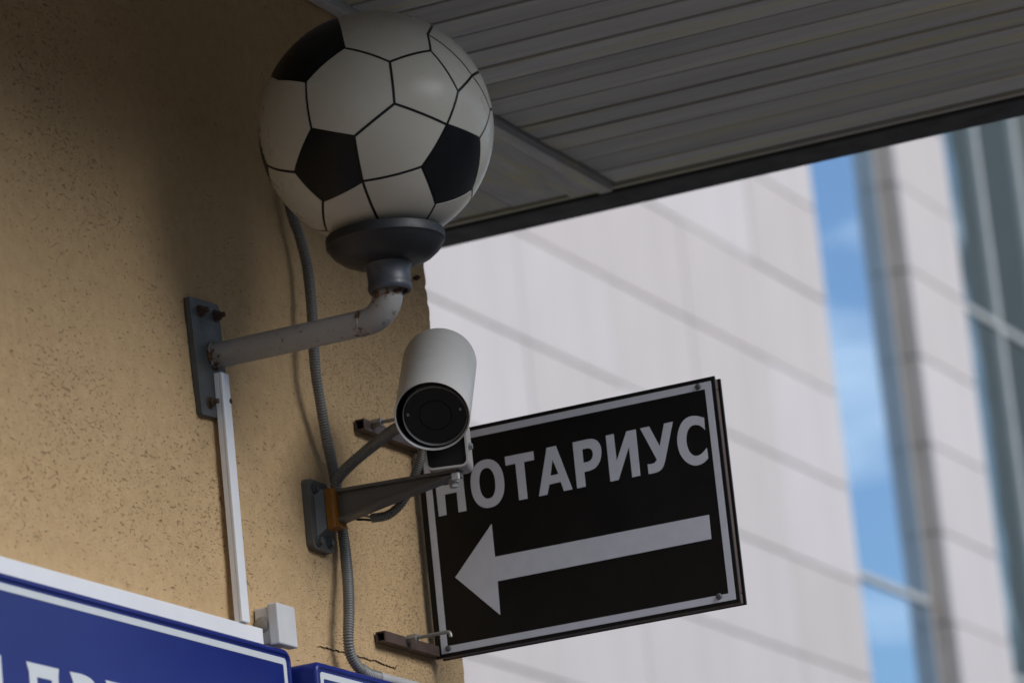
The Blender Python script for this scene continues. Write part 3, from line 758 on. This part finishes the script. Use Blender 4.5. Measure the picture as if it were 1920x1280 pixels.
# support bars along the wall, open square tube, and hooked anchor bolts through them
def square_tube(y0, y1, x0, x1, z0, z1, th=0.0018):
    o = [(x0, z0), (x1, z0), (x1, z1), (x0, z1)]; i = [(x0 + th, z0 + th), (x1 - th, z0 + th), (x1 - th, z1 - th), (x0 + th, z1 - th)]
    bm = nb()
    A = [[bm.verts.new((p[0], y, p[1])) for p in o] for y in (y0, y1)]; B = [[bm.verts.new((p[0], y, p[1])) for p in i] for y in (y0, y1)]
    for k in range(4):
        j = (k + 1) % 4
        bm.faces.new((A[0][k], A[0][j], A[1][j], A[1][k])); bm.faces.new((B[0][k], B[1][k], B[1][j], B[0][j]))
        for e in (0, 1): bm.faces.new((A[e][k], A[e][j], B[e][j], B[e][k]))
    bm.normal_update(); return bm
for z0, z1, yb, yn in ((2.6862, 2.7005, 5.158, 5.088), (2.9805, 2.9955, on(703, 800, 0, 0.02).y, 5.085)):
    bar = obj('support_bar', square_tube(yn, SY + DEP - 0.004, 0.0025, 0.0168, z0, z1), BROWN, sign)
    zc = (z0 + z1) / 2 + 0.004
    bm = nb(); lathe(bm, [(0.0, 0.0165), (0.0062, 0.0166), (0.0062, 0.031), (0.0052, 0.0312), (0.0, 0.0312)], (0, yb, zc), (1, 0, 0), 6)
    obj('anchor_sleeve', bm, ZINC, sign)
    pth = [(0.0312, yb, zc), (0.05, yb, zc), (0.07, yb, zc), (0.0765, yb, zc), (0.0800, yb, zc - 0.0012), (0.0812, yb, zc - 0.0045), (0.0812, yb, zc - 0.0075)]
    obj('anchor_hook', tube(nb(), pth, 0.0026, 12), ZINC, sign, smooth=50)

# ------------------------------------------------------------------ trunking, junction box, wall bolt
vt = thing('cable_trunking', 'white vertical cable trunking running down from the lamp plate', 'trunking', (0, 4.682, 2.657))
obj('channel', box(nb(), 0.0088, 0.0160, 4.6718, 4.6912, 2.6565, 2.9815, 0.0008), TRUNK, vt)
obj('cover', box(nb(), 0.0162, 0.0205, 4.6714, 4.6916, 2.6565, 2.9818, 0.0012), TRUNK, vt)
ht = thing('cable_trunking', 'white horizontal cable trunking lying along the top of the large blue sign', 'trunking', (0, 4.2, 2.62))
obj('channel', box(nb(), 0.0016, 0.013, 3.2, 4.7315, 2.6225, 2.6545, 0.001), TRUNK, ht)
obj('cover', box(nb(), 0.0132, 0.0165, 3.2, 4.732, 2.6215, 2.6555, 0.0012), TRUNK, ht)
jb = thing('junction_box', 'small pale grey junction box at the end of the horizontal trunking', 'junction box', (0, 4.762, 2.635))
obj('base', box(nb(), 0.0016, 0.0215, 4.7405, 4.784, 2.6365, 2.6845, 0.0025), BOXM, jb)
obj('lid', box(nb(), 0.022, 0.037, 4.7375, 4.787, 2.6335, 2.6875, 0.003, 3), BOXM, jb)
bm = nb(); lathe(bm, [(0.0, 0.0), (0.0085, 0.0), (0.0105, 0.0012), (0.0085, 0.0025), (0.0078, 0.0015), (0.0, 0.0012)], (0.0112, 4.7382, 2.662), (0, 1, 0), 24); obj('cable_entry', bm, worn('grubby_rubber', (0.26, 0.245, 0.21), 0.7, 0.25, 60, bump=0.1), jb, smooth=40)
p = on(775, 522, 0, 0.0)
wb = obj('wall_bolt', lathe(nb(), [(0.0, -0.01), (0.0025, -0.01), (0.0025, 0.003), (0.0038, 0.0032), (0.0038, 0.008), (0.0016, 0.0083), (0.0016, 0.011), (0.0, 0.0112)], p, (1, 0, 0), 8), RUST)
tag(wb, 'lone rusty bolt end sticking out of the stucco near the wall corner', 'bolt')

# ------------------------------------------------------------------ blue signs
def blue_sign(name, label, y0, y1, z0, z1, xb, xf, r, stripe_in, stripe_w):
    s = thing(name, label, 'sign', (0, (y0 + y1) / 2, z0))
    rr = r
    bm = nb()
    rings = []
    for x, ins in ((xb, 0.0), (xf - 0.006, 0.0), (xf - 0.003, 0.0009), (xf - 0.0008, 0.003), (xf, 0.006), (xf - 0.0006, 0.0078), (xf - 0.0028, 0.0092), (xf - 0.003, 0.012)):
        rings.append([bm.verts.new((x, a, b)) for a, b in rounded(y0 + ins, y1 - ins, z0 + ins, z1 - ins, max(0.002, rr - ins), 8)])
    m = len(rings[0])
    for A, B in zip(rings, rings[1:]):
        for k in range(m): bm.faces.new((A[k], A[(k + 1) % m], B[(k + 1) % m], B[k]))
    bm.faces.new(rings[0]); bm.faces.new(rings[-1])
    obj('lightbox', bm, BLUE, s, smooth=40)
    xs = xf - 0.0024
    a = rounded(y0 + stripe_in, y1 - stripe_in, z0 + stripe_in, z1 - stripe_in, 0.006, 5)
    b = rounded(y0 + stripe_in + stripe_w, y1 - stripe_in - stripe_w, z0 + stripe_in + stripe_w, z1 - stripe_in - stripe_w, 0.003, 5)
    obj('border_stripe', slab([a, b], lambda p: Vector((xs, p[0], p[1])), (-0.0005, 0, 0)), BLUE_WHITE, s)
    return s, xs
b1, bx = blue_sign('blue_sign', 'large blue lightbox sign with serif letters below the horizontal trunking', 2.9, 4.772, 2.15, 2.630, 0.0185, 0.0340, 0.016, 0.0125, 0.0085)
b2, bx2 = blue_sign('blue_sign', 'small blue lightbox sign standing out beyond the end of the large one', 4.784, 5.34, 2.15, 2.6135, 0.002, 0.062, 0.012, 0.0125, 0.0085)
def glyph(loops):
    obj('letter', slab(loops, lambda p: Vector((bx, p[0], p[1])), (-0.0005, 0, 0)), BLUE_WHITE, b1)
def zl(x, y): 
    p = on(x / 5.12, 1030 + y / 5.12, 0, bx); return p.y, p.z
def serif_stem(ya, yb, zt, zbm, t=0.004):
    return ya, yb, zt, zbm, t
ytop = zl(250, 1068)[1]
def Zr(h): return ytop - h
HL = 0.085
def yy_(px): return zl(px, 1068 + (px - 250) * 0.243)[0]
A, B = yy_(250), yy_(565); w = (B - A); st = (yy_(365) - yy_(262)) * 0.75
Pi = [(A, Zr(0)), (B, Zr(0)), (B - w * 0.035, Zr(0.010)), (B - w * 0.03, Zr(HL - 0.01)), (B + w * 0.02, Zr(HL)), (B - st - w * 0.10, Zr(HL)), (B - st, Zr(HL - 0.008)), (B - st, Zr(0.0155)), (A + st + w * 0.06, Zr(0.0155)), (A + st + w * 0.06, Zr(HL - 0.008)), (A + st + w * 0.14, Zr(HL)), (A, Zr(HL)), (A + w * 0.07, Zr(HL - 0.01)), (A + w * 0.07, Zr(0.011))]
glyph([Pi])
A2 = yy_(670); w2 = yy_(950) - A2
Rr = sm([(A2, Zr(0)), (A2 + w2 * .5, Zr(0.0)), (A2 + w2 * .82, Zr(0.006)), (A2 + w2 * .98, Zr(0.022)), (A2 + w2 * .9, Zr(0.041)), (A2 + w2 * .6, Zr(0.050)), (A2 + w2 * .36, Zr(0.051)), (A2 + w2 * .36, Zr(HL - .008)), (A2 + w2 * .46, Zr(HL)), (A2, Zr(HL)), (A2 + w2 * .09, Zr(HL - .01)), (A2 + w2 * .09, Zr(.011))], {0, 6, 7, 8, 9, 10, 11})
Rh = sm([(A2 + w2 * .36, Zr(0.016)), (A2 + w2 * .55, Zr(0.0165)), (A2 + w2 * .68, Zr(0.026)), (A2 + w2 * .55, Zr(0.035)), (A2 + w2 * .36, Zr(0.036))], {0, 4})
glyph([Rr, Rh])
A3 = yy_(1012); w3 = w * 0.85
Ee = [(A3, Zr(0)), (A3 + w3, Zr(0)), (A3 + w3, Zr(0.022)), (A3 + w3 * .9, Zr(0.016)), (A3 + w3 * .42, Zr(0.016)), (A3 + w3 * .42, Zr(0.034)), (A3 + w3 * .8, Zr(0.034)), (A3 + w3 * .8, Zr(0.049)), (A3 + w3 * .42, Zr(0.049)), (A3 + w3 * .42, Zr(HL - .016)), (A3 + w3 * .9, Zr(HL - .016)), (A3 + w3, Zr(HL - .022)), (A3 + w3, Zr(HL)), (A3, Zr(HL)), (A3 + w3 * .1, Zr(HL - .01)), (A3 + w3 * .1, Zr(.011))]
glyph([Ee])
ys, zs_ = zl(8, 1010)
glyph([[(ys - 0.022, zs_), (ys, zs_), (ys, zs_ - 0.085), (ys - 0.022, zs_ - 0.085)]])

# ------------------------------------------------------------------ stone building down the street
BX = -8.0
off = thing('stone_office_building', 'pale pinkish stone-clad building with tall recessed windows across the side street', 'building', (BX - 6, 35, 0))
ROW = 0.745; Z0 = 7.07
W1 = (30.29, 32.47); W2 = (33.89, 37.4); RD = 0.19
# core walls behind the cladding, with the window recesses left open
bm = nb()
for a, b in ((W1[0] - 1.49 * 9, W1[0] - 0.03), (W1[1] + 0.03, W2[0] - 0.03), (W2[1] + 0.03, 60.0)):
    box(bm, BX - 12, BX - 0.032, a, b, -0.1, 22.0)
for a, b in (W1, W2): box(bm, BX - 12, BX - RD - 0.10, a - 0.03, b + 0.03, -0.1, 22.0)
obj('wall', bm, JOINT, off)
pm = {}
def stone(y0, y1, z0, z1):
    key = (round(y1 - y0, 3), round(z1 - z0, 3))
    if key not in pm:
        b = nb(); box(b, -0.030, 0.0, 0.0, y1 - y0, 0.0, z1 - z0, 0.004, 1)
        me = bpy.data.meshes.new('stone_panel'); b.to_mesh(me); b.free(); me.materials.append(STONE); pm[key] = me
    o = link('stone_panel', pm[key], None); o.parent = off; o.matrix_parent_inverse = Matrix.Translation((-(BX - 6), -35, 0))
    o.location = (BX + random.uniform(-0.003, 0.003), y0, z0)
HJ, VJ = 0.0125, 0.011
cols = [(W1[0] - 1.49 * (k + 1), W1[0] - 1.49 * k) for k in range(9)] + [(W1[1], W2[0]), (W2[1], W2[1] + 1.49), (W2[1] + 1.49, W2[1] + 2.98)]
for r in range(-6, 14):
    for a, b in cols:
        stone(a + VJ / 2, b - VJ / 2, Z0 + ROW * r + HJ / 2, Z0 + ROW * (r + 1) - HJ / 2)
# plain cladding above and below the part in view
zlo, zhi = Z0 - 6 * ROW, Z0 + 14 * ROW
bm = nb()
for a, b in ((cols[8][0], W1[0]), (W1[1], W2[0]), (W2[1], 60.0)):
    box(bm, BX - 0.03, BX, a, b, 0.0, zlo - HJ / 2); box(bm, BX - 0.03, BX, a, b, zhi + HJ / 2, 22.0)
box(bm, BX - 0.03, BX, cols[11][1] + VJ / 2, 60.0, zlo, zhi)
obj('plain_cladding', bm, STONE, off)
# brown reveals of the recesses, in courses
for (a, b) in (W1, W2):
    for r in range(-9, 18):
        z0_, z1_ = Z0 + ROW * r + 0.008, Z0 + ROW * (r + 1) - 0.008
        if z0_ < 0.1: continue
        if -6 <= r < 14 :
            obj('reveal_stone', box(nb(), BX - RD - 0.06, BX - 0.034, b - 0.001, b + 0.028, z0_, z1_, 0.003, 1), BSTONE, off)
            obj('reveal_stone', box(nb(), BX - RD - 0.06, BX - 0.034, a - 0.028, a + 0.001, z0_, z1_, 0.003, 1), BSTONE, off)
def window(a, b, mull, trans, prof_w, glass):
    xg = BX - RD
    bm = nb()
    box(bm, xg - 0.06, xg + 0.012, a + 0.003, a + 0.05, 0.3, 21.5); box(bm, xg - 0.06, xg + 0.012, b - 0.05, b - 0.003, 0.3, 21.5)
    w = obj('window', bm, ALU, off)
    edges_y = [a + 0.05] + sum([[m - prof_w / 2, m + prof_w / 2] for m in mull], []) + [b - 0.05]
    edges_z = [0.3] + sum([[z - 0.03, z + 0.03] for z in trans], []) + [21.5]
    for m in mull: obj('mullion', box(nb(), xg - 0.06, xg + 0.035, m - prof_w / 2, m + prof_w / 2, 0.3, 21.5, 0.004, 1), ALU, w)
    for z in trans:
        for i in range(0, len(edges_y), 2): obj('transom', box(nb(), xg - 0.06, xg + 0.028, edges_y[i] + 0.001, edges_y[i + 1] - 0.001, z - 0.03, z + 0.03, 0.004, 1), ALU, w)
    for i in range(0, len(edges_y), 2):
        for j in range(0, len(edges_z), 2):
            bm = nb(); box(bm, xg - 0.02, xg, edges_y[i], edges_y[i + 1], edges_z[j], edges_z[j + 1])
            obj('pane', bm, glass, w)
zt1 = on(1680, 1105, 0, BX - RD).z; zt2 = on(1860, 606, 0, BX - RD).z; m2 = on(1847, 440, 0, BX - RD).y
window(W1[0], W1[1], [], [zt1 - 4.4, zt1, zt1 + 4.4, zt1 + 8.8], 0.06, GLASS)
window(W2[0], W2[1], [m2, m2 + 1.25], [zt2 - 3.3, zt2, zt2 + 3.3, zt2 + 6.6], 0.075, GLASS2)
obj('parapet', box(nb(), BX - 12.1, BX + 0.1, 16.9, 60.1, 22.002, 22.5, 0.02), STONE, off)

# tower at the end of the street: seen only as the dark reflection in the right-hand window
tw = thing('glass_tower', 'dark glass tower closing the street, seen only as a reflection in the window', 'building', (5, 150, 0))
TX1 = 2 * (BX - RD) - on(1782, 300, 1, 142).x        # its edge mirrors beside the mullion
obj('wall', box(nb(), -14, TX1, 142, 170, -0.1, 78, 0.05), TOWER, tw)
for f in range(20):
    for k in range(8):
        x0 = -13.4 + k * 4.0
        obj('window', box(nb(), x0, x0 + 3.5, 141.9, 142.05, 2.0 + f * 3.8, 4.7 + f * 3.8), TOWER_G, tw)

# unseen low building added across the road to close off the low sky
ob = thing('sky_blocking_building', 'unseen grey three-storey building added across the road to block the low sky', 'building', (23, 20, 0))
obj('wall', box(nb(), 23, 34, -70, 110, -0.1, 9.0, 0.03), worn('grey_render', (0.16, 0.15, 0.14), 0.85, 0.15, 0.6, bump=0), ob)
obj('roof_edge', box(nb(), 22.8, 34.2, -70.2, 110.2, 9.002, 9.25, 0.03), ALU, ob)
wm = box(nb(), -0.06, 0.02, 0, 1.4, 0, 1.7); me = bpy.data.meshes.new('window'); wm.to_mesh(me); wm.free(); me.materials.append(TOWER_G)
for f in range(3):
    for k in range(44):
        o = link('window', me, None); o.parent = ob; o.matrix_parent_inverse = Matrix.Translation((-23, -20, 0))
        o.location = (23.0, -67 + k * 4.0, 1.0 + f * 2.8)
